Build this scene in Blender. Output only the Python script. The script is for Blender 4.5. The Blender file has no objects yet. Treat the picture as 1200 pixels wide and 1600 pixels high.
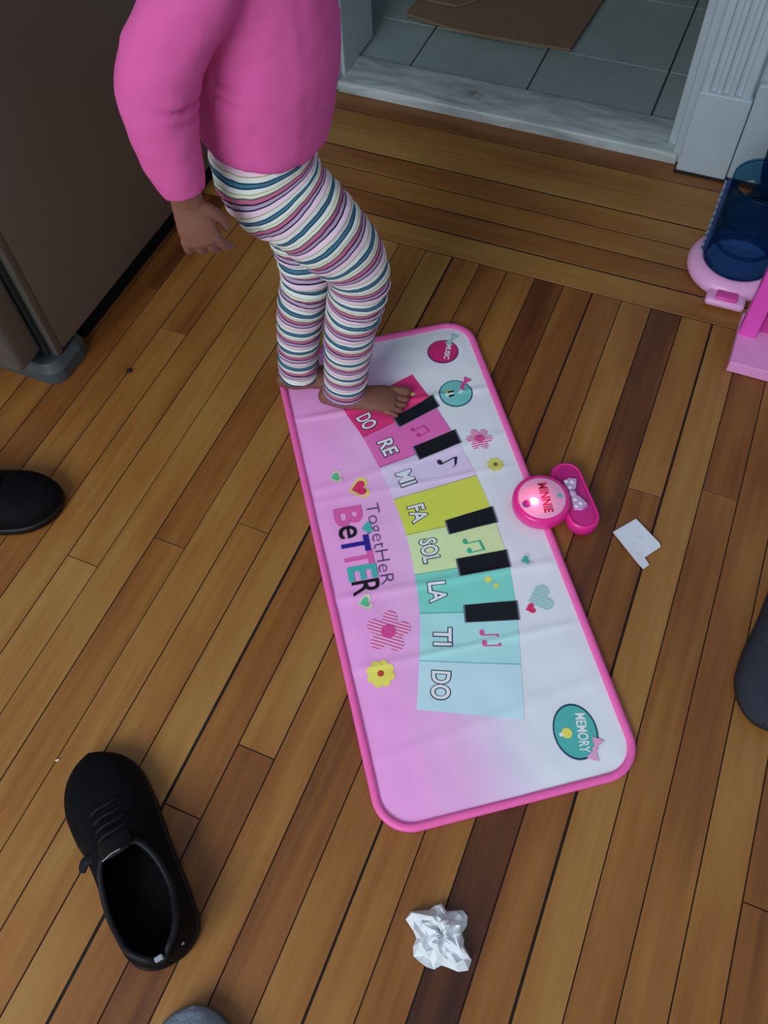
import bpy, bmesh, math, random
from mathutils import Vector, Matrix, noise
random.seed(7)
sc = bpy.context.scene
COL = sc.collection

# ------------------------------------------------------------------ camera
H = 1.165
cam = bpy.data.objects.new('camera', bpy.data.cameras.new('camera'))
COL.objects.link(cam)
cam.matrix_world = Matrix(((0.922521, -0.312447, 0.226565, 0.0),
                           (0.384421, 0.796027, -0.467505, 0.0),
                           (-0.034281, 0.51838, 0.854463, H),
                           (0, 0, 0, 1)))
cam.data.sensor_fit = 'VERTICAL'
cam.data.sensor_height = 36.0
cam.data.lens = 36.0 * 1300.0 / 1600.0
cam.data.clip_start = 0.02
sc.camera = cam

# ------------------------------------------------------------------ light
w = bpy.data.worlds.new('world'); sc.world = w; w.use_nodes = True
w.node_tree.nodes['Background'].inputs[0].default_value = (0.74, 0.86, 1.0, 1)
w.node_tree.nodes['Background'].inputs[1].default_value = 0.40

def area(name, loc, target, sx, sy, power, col):
    l = bpy.data.lights.new(name, 'AREA'); l.shape = 'RECTANGLE'; l.size = sx; l.size_y = sy
    l.energy = power; l.color = col
    o = bpy.data.objects.new(name, l); COL.objects.link(o); o.location = loc
    o.rotation_euler = (Vector(target) - Vector(loc)).to_track_quat('-Z', 'Y').to_euler()
    return o
area('window_light', (-0.75, -1.9, 1.9), (-0.1, 0.75, 0.0), 1.6, 1.3, 62, (0.86, 0.94, 1.0))

vs = sc.view_settings
vs.view_transform = 'Standard'; vs.look = 'None'; vs.gamma = 1.0; vs.use_curve_mapping = False
vs.exposure = 0.0

# ------------------------------------------------------------------ helpers
def lin(c):
    out = []
    for v in c[:3]:
        v /= 255.0
        out.append(v / 12.92 if v <= 0.04045 else ((v + 0.055) / 1.055) ** 2.4)
    return (*out, 1.0)

MATS = {}
def mat(name, rgb, rough=0.6, metal=0.0, spec=0.5, var=0.0, scale=30.0, bump=0.0, bscale=None, emit=None, estr=0.0):
    if name in MATS: return MATS[name]
    m = bpy.data.materials.new(name); m.use_nodes = True
    nt = m.node_tree; b = nt.nodes['Principled BSDF']
    b.inputs['Base Color'].default_value = lin(rgb)
    b.inputs['Roughness'].default_value = rough
    b.inputs['Metallic'].default_value = metal
    b.inputs['Specular IOR Level'].default_value = spec
    if var > 0 or bump > 0:
        tc = nt.nodes.new('ShaderNodeTexCoord')
    if var > 0:
        nz = nt.nodes.new('ShaderNodeTexNoise'); nz.inputs['Scale'].default_value = scale
        nz.inputs['Detail'].default_value = 4
        nt.links.new(tc.outputs['Object'], nz.inputs['Vector'])
        mx = nt.nodes.new('ShaderNodeMix'); mx.data_type = 'RGBA'
        c = lin(rgb)
        mx.inputs[6].default_value = tuple(max(0, v * (1 - var)) for v in c[:3]) + (1,)
        mx.inputs[7].default_value = tuple(min(1, v * (1 + var)) for v in c[:3]) + (1,)
        nt.links.new(nz.outputs['Fac'], mx.inputs[0]); nt.links.new(mx.outputs[2], b.inputs['Base Color'])
    if bump > 0:
        n2 = nt.nodes.new('ShaderNodeTexNoise'); n2.inputs['Scale'].default_value = bscale or scale
        n2.inputs['Detail'].default_value = 3
        nt.links.new(tc.outputs['Object'], n2.inputs['Vector'])
        bp = nt.nodes.new('ShaderNodeBump'); bp.inputs['Strength'].default_value = bump
        bp.inputs['Distance'].default_value = 0.004
        nt.links.new(n2.outputs['Fac'], bp.inputs['Height']); nt.links.new(bp.outputs['Normal'], b.inputs['Normal'])
    if emit:
        b.inputs['Emission Color'].default_value = lin(emit); b.inputs['Emission Strength'].default_value = estr
    MATS[name] = m
    return m

def tag(o, label=None, cat=None, group=None, kind=None):
    if label: o['label'] = label
    if cat: o['category'] = cat
    if group: o['group'] = group
    if kind: o['kind'] = kind
    return o

def empty(name, loc=(0, 0, 0), rz=0.0):
    o = bpy.data.objects.new(name, None); COL.objects.link(o)
    o.location = loc; o.rotation_euler = (0, 0, rz); o.empty_display_size = 0.05
    return o

def obj(name, verts, faces, m, parent=None, smooth=False):
    me = bpy.data.meshes.new(name); me.from_pydata([tuple(v) for v in verts], [], faces); me.update()
    return objm(name, me, m, parent, smooth)

def objm(name, me, m, parent=None, smooth=False):
    if m is not None:
        me.materials.clear(); me.materials.append(m)
    for p in me.polygons: p.use_smooth = smooth
    o = bpy.data.objects.new(name, me); COL.objects.link(o)
    if parent is not None: o.parent = parent
    return o

def bm_obj(name, bm, m, parent=None, smooth=False):
    bmesh.ops.recalc_face_normals(bm, faces=bm.faces)
    me = bpy.data.meshes.new(name); bm.to_mesh(me); bm.free()
    return objm(name, me, m, parent, smooth)

def bm_box(bm, lo, hi, bev=0.0, seg=1):
    r = bmesh.ops.create_cube(bm, size=1.0)
    vs_ = r['verts']
    for v in vs_:
        v.co = Vector(((lo[i] + hi[i]) / 2 + v.co[i] * (hi[i] - lo[i]) for i in range(3)))
    if bev > 0:
        es = list({e for v in vs_ for e in v.link_edges})
        bmesh.ops.bevel(bm, geom=es, offset=bev, segments=seg, affect='EDGES', profile=0.5)

def box(name, lo, hi, m, parent=None, bev=0.0, seg=1, smooth=False):
    bm = bmesh.new(); bm_box(bm, lo, hi, bev, seg)
    return bm_obj(name, bm, m, parent, smooth)

def lathe(name, prof, m, parent=None, c=(0, 0), n=40, smooth=True, closed=True):
    verts, faces = [], []
    for r, z in prof:
        for k in range(n):
            a = 2 * math.pi * k / n
            verts.append((c[0] + r * math.cos(a), c[1] + r * math.sin(a), z))
    for i in range(len(prof) - 1):
        for k in range(n):
            faces.append((i * n + k, i * n + (k + 1) % n, (i + 1) * n + (k + 1) % n, (i + 1) * n + k))
    if closed:
        faces.append(tuple(range(n - 1, -1, -1))); faces.append(tuple((len(prof) - 1) * n + k for k in range(n)))
    return obj(name, verts, faces, m, parent, smooth)

def catmull(pts, n):
    """pts: list of tuples (any length); returns interpolated list, n samples for each span"""
    out = []
    P = [tuple(p) for p in pts]
    for i in range(len(P) - 1):
        p0 = P[max(i - 1, 0)]; p1 = P[i]; p2 = P[i + 1]; p3 = P[min(i + 2, len(P) - 1)]
        for k in range(n):
            t = k / n
            out.append(tuple(0.5 * (2 * b + (c - a) * t + (2 * a - 5 * b + 4 * c - d) * t * t + (-a + 3 * b - 3 * c + d) * t ** 3)
                             for a, b, c, d in zip(p0, p1, p2, p3)))
    out.append(P[-1])
    return out

def loft_vf(pts, hint, n=20, sub=4, round_ends=True, vb=0):
    """pts: (x,y,z,ra,rb): ra half-size along hint, rb along the other axis"""
    S = catmull(pts, sub)
    verts, faces = [], []
    hint = Vector(hint)
    N = len(S)
    for i, s in enumerate(S):
        c = Vector(s[:3])
        t = Vector(S[min(i + 1, N - 1)][:3]) - Vector(S[max(i - 1, 0)][:3])
        t.normalize()
        a = (hint - t * hint.dot(t)).normalized(); b = t.cross(a)
        for k in range(n):
            th = 2 * math.pi * k / n
            verts.append(c + a * (s[3] * math.cos(th)) + b * (s[4] * math.sin(th)))
    for i in range(N - 1):
        for k in range(n):
            faces.append((vb + i * n + k, vb + i * n + (k + 1) % n, vb + (i + 1) * n + (k + 1) % n, vb + (i + 1) * n + k))
    def cap(i, sgn):
        base = i * n
        s = S[i]; c = Vector(s[:3])
        j = 1 if i == 0 else N - 2
        t = (c - Vector(S[j][:3])).normalized()
        last = [base + k for k in range(n)]
        if round_ends:
            rr = min(s[3], s[4])
            for f in (0.4, 0.75, 0.95):
                new = []
                q = math.sqrt(max(0, 1 - f * f))
                for k in range(n):
                    v = verts[base + k]
                    new.append(len(verts)); verts.append(c + (v - c) * q + t * (rr * f))
                for k in range(n):
                    q4 = (vb + last[k], vb + last[(k + 1) % n], vb + new[(k + 1) % n], vb + new[k])
                    faces.append(q4 if sgn > 0 else q4[::-1])
                last = new
        f_ = tuple(vb + k for k in last)
        faces.append(f_ if sgn > 0 else f_[::-1])
    cap(0, -1); cap(N - 1, 1)
    return verts, faces

def merge(parts):
    V, Fc = [], []
    for v, f in parts:
        b = len(V); V += list(v); Fc += [tuple(i + b for i in q) for q in f]
    return V, Fc

def normals(me):
    return [v.normal.copy() for v in me.vertices]

def remeshed(parts, voxel, smooth_it=4, factor=0.5):
    V, Fc = merge(parts)
    me = bpy.data.meshes.new('tmp'); me.from_pydata([tuple(v) for v in V], [], Fc); me.update()
    o = bpy.data.objects.new('tmp', me); COL.objects.link(o)
    md = o.modifiers.new('r', 'REMESH'); md.mode = 'VOXEL'; md.voxel_size = voxel
    if smooth_it:
        s = o.modifiers.new('s', 'SMOOTH'); s.iterations = smooth_it; s.factor = factor
    dg = bpy.context.evaluated_depsgraph_get()
    res = bpy.data.meshes.new_from_object(o.evaluated_get(dg))
    bpy.data.objects.remove(o); bpy.data.meshes.remove(me)
    return res

# ------------------------------------------------------------------ materials for surfaces
def wood(name, along):
    m = bpy.data.materials.new(name); m.use_nodes = True
    nt = m.node_tree; L = nt.links.new; b = nt.nodes['Principled BSDF']
    tc = nt.nodes.new('ShaderNodeTexCoord'); oi = nt.nodes.new('ShaderNodeObjectInfo')
    off = nt.nodes.new('ShaderNodeVectorMath'); off.operation = 'SCALE'; off.inputs[0].default_value = (13.1, 17.7, 5.3)
    L(oi.outputs['Random'], off.inputs['Scale'])
    add = nt.nodes.new('ShaderNodeVectorMath'); L(tc.outputs['Object'], add.inputs[0]); L(off.outputs[0], add.inputs[1])
    mp = nt.nodes.new('ShaderNodeMapping'); L(add.outputs[0], mp.inputs['Vector'])
    mp.inputs['Scale'].default_value = (70, 2.2, 1) if along == 'Y' else (2.2, 70, 1)
    n1 = nt.nodes.new('ShaderNodeTexNoise'); n1.inputs['Scale'].default_value = 1.0; n1.inputs['Detail'].default_value = 6
    n1.inputs['Roughness'].default_value = 0.6; n1.inputs['Distortion'].default_value = 0.6
    L(mp.outputs[0], n1.inputs['Vector'])
    mp2 = nt.nodes.new('ShaderNodeMapping'); L(add.outputs[0], mp2.inputs['Vector'])
    mp2.inputs['Scale'].default_value = (16, 3.0, 1) if along == 'Y' else (3.0, 16, 1)
    n2 = nt.nodes.new('ShaderNodeTexNoise'); n2.inputs['Scale'].default_value = 1.0; n2.inputs['Detail'].default_value = 3
    L(mp2.outputs[0], n2.inputs['Vector'])
    at = nt.nodes.new('ShaderNodeAttribute'); at.attribute_type = 'OBJECT'; at.attribute_name = 'tint'
    def math_(op, a, bb, clamp=False):
        x = nt.nodes.new('ShaderNodeMath'); x.operation = op; x.use_clamp = clamp
        for i, q in enumerate((a, bb)):
            if isinstance(q, (int, float)): x.inputs[i].default_value = q
            else: L(q, x.inputs[i])
        return x.outputs[0]
    g = math_('MULTIPLY', math_('SUBTRACT', n1.outputs['Fac'], 0.5), 0.34)
    g2 = math_('MULTIPLY', math_('SUBTRACT', n2.outputs['Fac'], 0.5), 0.62)
    fac = math_('ADD', math_('ADD', at.outputs['Fac'], g), g2, True)
    cr = nt.nodes.new('ShaderNodeValToRGB'); L(fac, cr.inputs[0])
    e = cr.color_ramp.elements
    e[0].position = 0.0; e[0].color = lin((58, 26, 14))
    e[1].position = 1.0; e[1].color = lin((182, 144, 86))
    for p, c in ((0.25, (98, 52, 23)), (0.45, (133, 80, 34)), (0.62, (153, 102, 46)), (0.8, (166, 122, 62))):
        q = e.new(p); q.color = lin(c)
    L(cr.outputs[0], b.inputs['Base Color'])
    b.inputs['Roughness'].default_value = 0.36
    rr = math_('ADD', math_('MULTIPLY', n2.outputs['Fac'], 0.14), 0.31)
    L(rr, b.inputs['Roughness'])
    b.inputs['Specular IOR Level'].default_value = 0.45
    bp = nt.nodes.new('ShaderNodeBump'); bp.inputs['Strength'].default_value = 0.12; bp.inputs['Distance'].default_value = 0.002
    L(n1.outputs['Fac'], bp.inputs['Height']); L(bp.outputs[0], b.inputs['Normal'])
    return m
M_WY = wood('oak_lengthwise', 'Y'); M_WX = wood('oak_crosswise', 'X')
M_SUB = mat('seam_dirt', (20, 11, 7), 0.9)
M_WHITE = mat('old_white_paint', (178, 192, 200), 0.5, var=0.10, scale=14)
M_WALL = mat('wall_paint', (170, 182, 190), 0.7, var=0.05, scale=8)
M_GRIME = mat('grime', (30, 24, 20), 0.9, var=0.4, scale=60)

def marble():
    m = mat('marble', (190, 200, 200), 0.35)
    nt = m.node_tree; b = nt.nodes['Principled BSDF']; L = nt.links.new
    tc = nt.nodes.new('ShaderNodeTexCoord'); mp = nt.nodes.new('ShaderNodeMapping')
    mp.inputs['Scale'].default_value = (3, 14, 14); L(tc.outputs['Object'], mp.inputs[0])
    nz = nt.nodes.new('ShaderNodeTexNoise'); nz.inputs['Scale'].default_value = 2; nz.inputs['Detail'].default_value = 8
    nz.inputs['Distortion'].default_value = 1.2; L(mp.outputs[0], nz.inputs[0])
    cr = nt.nodes.new('ShaderNodeValToRGB'); L(nz.outputs['Fac'], cr.inputs[0])
    e = cr.color_ramp.elements
    e[0].position = 0.30; e[0].color = lin((150, 160, 156)); e[1].position = 0.62; e[1].color = lin((200, 210, 212))
    n3 = nt.nodes.new('ShaderNodeTexNoise'); n3.inputs['Scale'].default_value = 9; n3.inputs['Detail'].default_value = 5
    L(tc.outputs['Object'], n3.inputs[0])
    c3 = nt.nodes.new('ShaderNodeValToRGB'); L(n3.outputs['Fac'], c3.inputs[0])
    c3.color_ramp.elements[0].position = 0.66; c3.color_ramp.elements[0].color = (0, 0, 0, 1)
    c3.color_ramp.elements[1].position = 0.76; c3.color_ramp.elements[1].color = (1, 1, 1, 1)
    mx = nt.nodes.new('ShaderNodeMix'); mx.data_type = 'RGBA'
    L(c3.outputs[0], mx.inputs[0]); L(cr.outputs[0], mx.inputs[6]); mx.inputs[7].default_value = lin((96, 84, 66))
    L(mx.outputs[2], b.inputs['Base Color'])
    return m
M_MARBLE = marble()
M_TILE = mat('stone_tile', (150, 166, 162), 0.4, var=0.16, scale=11)
M_GROUT = mat('grout', (46, 52, 54), 0.9)
M_CARD = mat('cardboard', (138, 110, 84), 0.85, var=0.12, scale=20)

# ------------------------------------------------------------------ floor planks
X0, PW = -0.7532, 0.05715
YB = 1.241            # where the crosswise border starts
YW = 1.678            # wall line
floor = box('floor', (-1.75, -0.75, -0.05), (0.95, YW + 0.02, -0.0016), M_SUB)
tag(floor, kind='structure')

def plank(lo, hi, m, tint):
    bm = bmesh.new()
    bm_box(bm, lo, hi)
    top = [e for e in bm.edges if all(v.co.z > hi[2] - 1e-6 for v in e.verts)]
    bmesh.ops.bevel(bm, geom=top, offset=0.0004, segments=1, affect='EDGES')
    o = bm_obj('plank', bm, m, floor)
    o['tint'] = float(tint)
    return o

WIDE = {6: 0.0044, 11: 0.0034, 15: 0.0038, 12: 0.0016, 3: 0.0014, 16: 0.0016, -1: 0.0018, 1: 0.0014, 17: 0.0016, 10: 0.0016, 19: 0.0018}
def gap(i): return WIDE.get(i, 0.0019) / 2
# board index -> list of (y_from, tint); each entry is one board, the last runs up to the border
T = {-6: [(-.75, .5)], -5: [(-.75, .45)], -4: [(-.75, .42), (0.95, .3)], -3: [(-.75, .52)], -2: [(-.75, .58), (.865, .46)],
     -1: [(-.75, .62)], 0: [(-.75, .72), (.377, .68)], 1: [(-.75, .66)], 2: [(-.75, .56), (.458, .50)], 3: [(-.75, .68)],
     4: [(-.75, .62), (.533, .58)], 5: [(-.75, .66)], 6: [(-.75, .48), (.10, .52)], 7: [(-.75, .41), (.21, .62), (.95, .44)],
     8: [(-.75, .56)], 9: [(-.75, .40), (.62, .30)], 10: [(-.75, .60), (.80, .40)], 11: [(-.75, .58), (.70, .47)],
     12: [(-.75, .54), (.74, .62)], 13: [(-.75, .13), (.52, .27)], 14: [(-.75, .46), (.83, .60)],
     15: [(-.75, .70)], 16: [(-.75, .50), (.87, .44)], 17: [(-.75, .52)], 18: [(-.75, .62)], 19: [(-.75, .50), (.274, .46)],
     20: [(-.75, .52)]}
for i in range(-17, 29):
    segs = T.get(i) or [(-.75, random.uniform(.42, .66))]
    for k, (y0, t) in enumerate(segs):
        y1 = segs[k + 1][0] - 0.0016 if k + 1 < len(segs) else YB - 0.0014
        dz = random.uniform(-0.0005, 0.0)
        plank((X0 + i * PW + gap(i), y0, -0.0125), (X0 + (i + 1) * PW - gap(i + 1), y1, dz), M_WY, t)
ys = [1.241, 1.3040, 1.3657, 1.4265, 1.4905, 1.553, 1.618, 1.680]
bt = [0.66, 0.54, 0.60, 0.56, 0.74, 0.60, 0.48]
bg = [.0012, .0022, .0020, .0018, .0023, .0012, .0017, .0010]
for k in range(7):
    cuts = [(-1.75, bt[k])]
    if k in (1, 4): cuts.append((-.98 if k == 1 else -1.2, bt[k] - .04))
    for q, (xa, t) in enumerate(cuts):
        xb = cuts[q + 1][0] - .001 if q + 1 < len(cuts) else 0.95
        plank((xa, ys[k] + bg[k], -0.0125), (xb, ys[k + 1] - bg[k + 1], random.uniform(-0.0004, 0)), M_WX, t)

# ------------------------------------------------------------------ wall with doorway, hall behind
XL, XR = -0.858, -0.060     # door opening
wl = box('wall_back', (-1.75, YW, 0), (XL - 0.006, YW + 0.14, 2.3), M_WALL); tag(wl, kind='structure')
wr = box('wall_right', (XR + 0.006, YW, 0), (0.95, YW + 0.14, 2.3), M_WALL); tag(wr, kind='structure')
wh = box('wall_header', (XL - 0.006, YW, 2.02), (XR + 0.006, YW + 0.14, 2.3), M_WALL); tag(wh, kind='structure')
# right casing: stepped beads, flutes, plinth block
bm = bmesh.new()
bm_box(bm, (XR - 0.030, YW + 0.030, 0.022), (XR - 0.012, YW + 0.14, 2.02), 0.003, 2)
bm_box(bm, (XR - 0.014, YW + 0.004, 0.0), (XR + 0.006, YW + 0.10, 2.02), 0.004, 2)
door = bm_obj('trim_1', bm, M_WHITE); tag(door, kind='structure')
prof = [(0.0, 0.0)]
x = 0.0
pts = [(0.000, 0.000), (0.000, -0.016), (0.004, -0.020), (0.012, -0.020)]
for q in range(3):
    xx = 0.016 + q * 0.024
    pts += [(xx, -0.020), (xx + 0.003, -0.015), (xx + 0.008, -0.0125), (xx + 0.013, -0.015), (xx + 0.016, -0.020)]
pts += [(0.094, -0.020), (0.098, -0.016), (0.098, 0.0)]
def extrude_profile(name, pts, x0, y0, z0, z1, m):
    n = len(pts)
    v = [(x0 + a, y0 + b, z0) for a, b in pts] + [(x0 + a, y0 + b, z1) for a, b in pts]
    f = [(i, (i + 1) % n, n + (i + 1) % n, n + i) for i in range(n)] + [tuple(range(n - 1, -1, -1)), tuple(range(n, 2 * n))]
    return obj(name, v, f, m)
c1 = extrude_profile('trim_2', pts, XR + 0.004, YW, 0.178, 2.10, M_WHITE); tag(c1, kind='structure')
pl = box('trim_3', (XR + 0.003, YW - 0.026, 0.004), (XR + 0.106, YW + 0.002, 0.180), M_WHITE, None, 0.003, 2); tag(pl, kind='structure')
bb = box('baseboard_right', (XR + 0.107, YW - 0.017, 0.004), (0.95, YW + 0.002, 0.21), M_WHITE, None, 0.004, 2); tag(bb, kind='structure')
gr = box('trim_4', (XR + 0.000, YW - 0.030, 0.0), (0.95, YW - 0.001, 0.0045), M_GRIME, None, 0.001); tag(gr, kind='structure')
# left jamb and casing
bm = bmesh.new()
bm_box(bm, (XL - 0.008, YW + 0.03, 0.022), (XL + 0.004, YW + 0.20, 2.02), 0.003, 2)
bm_box(bm, (XL - 0.020, YW - 0.004, 0.0), (XL - 0.004, YW + 0.12, 2.02), 0.004, 2)
jl = bm_obj('trim_5', bm, M_WHITE); tag(jl, kind='structure')
c2 = extrude_profile('trim_6', pts, XL - 0.118, YW, 0.0, 2.10, M_WHITE); tag(c2, kind='structure')
bl = box('baseboard_left', (-1.75, YW - 0.017, 0.0), (XL - 0.118, YW + 0.002, 0.21), M_WHITE, None, 0.004, 2); tag(bl, kind='structure')
# marble saddle
th = box('threshold_saddle', (XL - 0.004, YW - 0.002, -0.01), (XR - 0.001, 1.795, 0.023), M_MARBLE, None, 0.005, 3, True)
tag(th, 'worn grey marble door saddle between plank floor and hall tiles', 'threshold')
th['kind'] = 'structure'; th.name = 'trim_7'
del th['category']; del th['label']
# hall
hall = box('floor_hall', (-1.75, 1.795, -0.03), (0.95, 3.3, 0.0125), M_GROUT); tag(hall, kind='structure')
TS = 0.2905
tile_me = None
for ix in range(-5, 3):
    for iy in range(-1, 4):
        x0 = -0.147 + ix * TS + 0.0018; x1 = x0 + TS - 0.0036
        y0 = 1.979 + iy * TS + 0.0018; y1 = y0 + TS - 0.0036
        y0c = max(y0, 1.7965)
        if x0 < -1.75: continue
        t = box('tile', (x0, y0c, 0.004), (x1, y1, 0.0155 + random.uniform(-.0004, .0004)), M_TILE, hall, 0.0015)
hb = box('wall_hall_back', (-1.75, 3.3, 0), (0.95, 3.36, 2.3), M_WALL); tag(hb, kind='structure')  # hall walls and ceiling are out of view, added to darken the hall
h1 = box('wall_hall_left', (-1.35, 1.83, 0), (-1.29, 3.3, 2.3), M_WALL); tag(h1, kind='structure')
h2 = box('wall_hall_right', (0.55, 1.83, 0), (0.61, 3.3, 2.3), M_WALL); tag(h2, kind='structure')
hc = box('ceiling_hall', (-1.75, 1.82, 2.3), (0.95, 3.36, 2.36), M_WALL); tag(hc, kind='structure')

# ------------------------------------------------------------------ cardboard in the hall
def sheet(name, poly, z, t, m, label, cat, lift=None):
    n = len(poly)
    v = [(p[0], p[1], z + (lift(p) if lift else 0)) for p in poly] + [(p[0], p[1], z + t + (lift(p) if lift else 0)) for p in poly]
    f = [tuple(range(n - 1, -1, -1)), tuple(range(n, 2 * n))] + [(i, (i + 1) % n, n + (i + 1) % n, n + i) for i in range(n)]
    o = obj(name, v, f, m)
    return tag(o, label, cat)
sheet('cardboard_sheet', [(-.812, 1.992), (-.690, 1.966), (-.60, 1.962), (-.384, 1.972), (-.36, 2.32), (-.80, 2.34)], 0.020, 0.006, M_CARD,
      'large flattened brown cardboard sheet lying on the hall tiles', 'cardboard', lambda p: 0.0 if p[1] > 2 else 0.004)
sheet('cardboard_sheet', [(-.86, 2.09), (-.775, 2.055), (-.70, 2.055), (-.66, 2.10), (-.66, 2.50), (-.86, 2.50)], 0.031, 0.006, M_CARD,
      'small cardboard flap on top of the larger cardboard sheet', 'cardboard')

# ------------------------------------------------------------------ refrigerator
FR = empty('refrigerator', (-0.966, 0.70, 0))
tag(FR, 'tall dark taupe refrigerator with grey plastic foot, left of the child', 'refrigerator')
M_FR = mat('fridge_side', (118, 106, 95), 0.36, metal=0.35, spec=0.5, bump=0.05, bscale=140)
M_FRD = mat('fridge_door', (112, 108, 102), 0.3, metal=0.5)
M_FRG = mat('fridge_plastic', (66, 74, 76), 0.45)
M_GASK = mat('fridge_gasket', (24, 26, 28), 0.7)
box('cabinet', (-0.72, 0.012, 0.052), (0.0, 0.80, 1.72), M_FR, FR, 0.006, 3, True)
box('edge_strip', (-0.014, -0.004, 0.050), (0.0005, 0.014, 1.72), M_FRD, FR, 0.004, 3, True)
box('gasket', (-0.70, -0.012, 0.060), (-0.012, 0.013, 1.70), M_GASK, FR)
box('door', (-0.72, -0.075, 0.070), (-0.016, -0.010, 1.72), M_FRD, FR, 0.014, 4, True)
# grey corner foot: rounded outline, wraps the cabinet's corner
bm = bmesh.new()
out = []
for k in range(9):
    a = -math.pi / 2 + k / 8 * math.pi / 2
    out.append((-0.026 + 0.030 * math.cos(a), -0.004 + 0.030 * math.sin(a)))
poly = [(-0.70, -0.034)] + out + [(0.004, 0.045), (-0.004, 0.066), (-0.06, 0.080), (-0.70, 0.080)]
vb = [bm.verts.new((a, b, 0.001)) for a, b in poly]
vm = [bm.verts.new((a, b, 0.026)) for a, b in poly]
vt = [bm.verts.new((a * 0.985 - 0.008, b * 0.9 + 0.004, 0.044)) for a, b in poly]
n = len(poly)
for A, B_ in ((vb, vm), (vm, vt)):
    for i in range(n): bm.faces.new((A[i], A[(i + 1) % n], B_[(i + 1) % n], B_[i]))
bm.faces.new(vb[::-1]); bm.faces.new(vt)
bm_obj('corner_foot', bm, M_FRG, FR)
box('base_shade_block', (-0.70, 0.09, 0.0005), (-0.022, 0.79, 0.053), mat('base_shade_black', (10, 10, 11), .8, spec=.2), FR)  # black recessed block added to give the dark strip of shade under the cabinet
# ------------------------------------------------------------------ music mat
MU = Vector((0.5873, -0.8094)); ML, MW = 0.865, 0.370
MAT_ = empty('music_mat', (-0.6244, 0.8673, 0.0), math.atan2(MU.y, MU.x))
tag(MAT_, 'pink and white toy piano floor mat with rainbow keys and hot pink edge', 'play mat')

def creases(u, v):
    z = 0.0
    for u0, k, amp, wd in ((0.160, 0.05, 0.0030, 0.006), (0.290, -0.10, 0.0016, 0.008), (0.335, 0.03, 0.0013, 0.006),
                           (0.520, 0.06, 0.0024, 0.007), (0.632, 0.02, 0.0020, 0.006), (0.745, -0.12, 0.0012, 0.010)):
        d = u - (u0 + k * (v - 0.18))
        z += amp * math.exp(-(d / wd) ** 2)
    z += 0.0022 * (noise.noise(Vector((u * 9, v * 9, 0.3))) + 0.4)
    z += 0.0010 * noise.noise(Vector((u * 26, v * 26, 4.3)))
    return z
def hz(u, v):
    e = min(u, ML - u, v, MW - v)
    return 0.0045 + max(0.0, min(1.0, e / 0.03)) * max(0, creases(u, v))

def print_mat(name, rgb, rough=0.62): return mat(name, rgb, rough, spec=0.35)
def mat_base():
    m = mat('mat_fabric', (240, 240, 250), 0.6, spec=0.4)
    nt = m.node_tree; b = nt.nodes['Principled BSDF']; L = nt.links.new
    tc = nt.nodes.new('ShaderNodeTexCoord'); sp = nt.nodes.new('ShaderNodeSeparateXYZ'); L(tc.outputs['Object'], sp.inputs[0])
    cr = nt.nodes.new('ShaderNodeValToRGB'); L(sp.outputs['Y'], cr.inputs[0])
    e = cr.color_ramp.elements
    e[0].position = 0.05; e[0].color = lin((254, 172, 238)); e[1].position = 0.245; e[1].color = lin((238, 241, 249))
    q = e.new(0.135); q.color = lin((248, 190, 240)); q = e.new(0.2); q.color = lin((236, 222, 246))
    L(cr.outputs[0], b.inputs['Base Color'])
    return m
M_MAT = mat_base()
RC = 0.052
def vlim(u, ins=0.0):
    r = RC - ins; uu = u
    d = 0.0
    if uu < ins + r: d = r - math.sqrt(max(0, r * r - (ins + r - uu) ** 2))
    elif uu > ML - ins - r: d = r - math.sqrt(max(0, r * r - (uu - (ML - ins - r)) ** 2))
    return ins + d, MW - ins - d
INS = 0.004
us = []
for k in range(15): us.append(INS + (RC - INS) * (1 - math.cos(k / 14 * math.pi / 2)))
nm = 170
for k in range(1, nm): us.append(RC + (ML - 2 * RC) * k / nm)
for k in range(15): us.append(ML - RC + (RC - INS) * math.sin(k / 14 * math.pi / 2))
NV = 64
V_, F_ = [], []
for u in us:
    a, b = vlim(u, INS)
    for j in range(NV + 1):
        v = a + (b - a) * j / NV
        V_.append((u, v, hz(u, v)))
for i in range(len(us) - 1):
    for j in range(NV):
        k = i * (NV + 1) + j
        F_.append((k, k + NV + 1, k + NV + 2, k + 1))
obj('fabric', V_, F_, M_MAT, MAT_, True)
# binding
def outline(ins, n=10):
    P = []
    r = RC - ins
    for cx, cy, a0 in ((RC, RC, math.pi), (ML - RC, RC, 1.5 * math.pi), (ML - RC, MW - RC, 0), (RC, MW - RC, .5 * math.pi)):
        for k in range(n + 1):
            a = a0 + k / n * math.pi / 2
            P.append((cx + r * math.cos(a), cy + r * math.sin(a)))
    Q = []
    for i in range(len(P)):
        p, q = Vector(P[i]), Vector(P[(i + 1) % len(P)])
        m_ = max(1, int((q - p).length / 0.012))
        for k in range(m_): Q.append(tuple(p.lerp(q, k / m_)))
    return Q
oc = outline(0.0045)
V_, F_ = [], []
ns = 10; N = len(oc)
for i in range(N):
    p = Vector(oc[i]); t = (Vector(oc[(i + 1) % N]) - Vector(oc[i - 1])).normalized(); nrm = Vector((t.y, -t.x))
    wob = 0.0006 * noise.noise(Vector((p.x * 30, p.y * 30, 7)))
    for k in range(ns):
        a = 2 * math.pi * k / ns
        q = p + nrm * (0.0062 * math.cos(a))
        V_.append((q.x, q.y, 0.0052 + wob + 0.0046 * math.sin(a)))
for i in range(N):
    for k in range(ns):
        F_.append((i * ns + k, ((i + 1) % N) * ns + k, ((i + 1) % N) * ns + (k + 1) % ns, i * ns + (k + 1) % ns))
obj('binding', V_, F_, print_mat('hot_pink_binding', (250, 108, 184), 0.5), MAT_, True)
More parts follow.
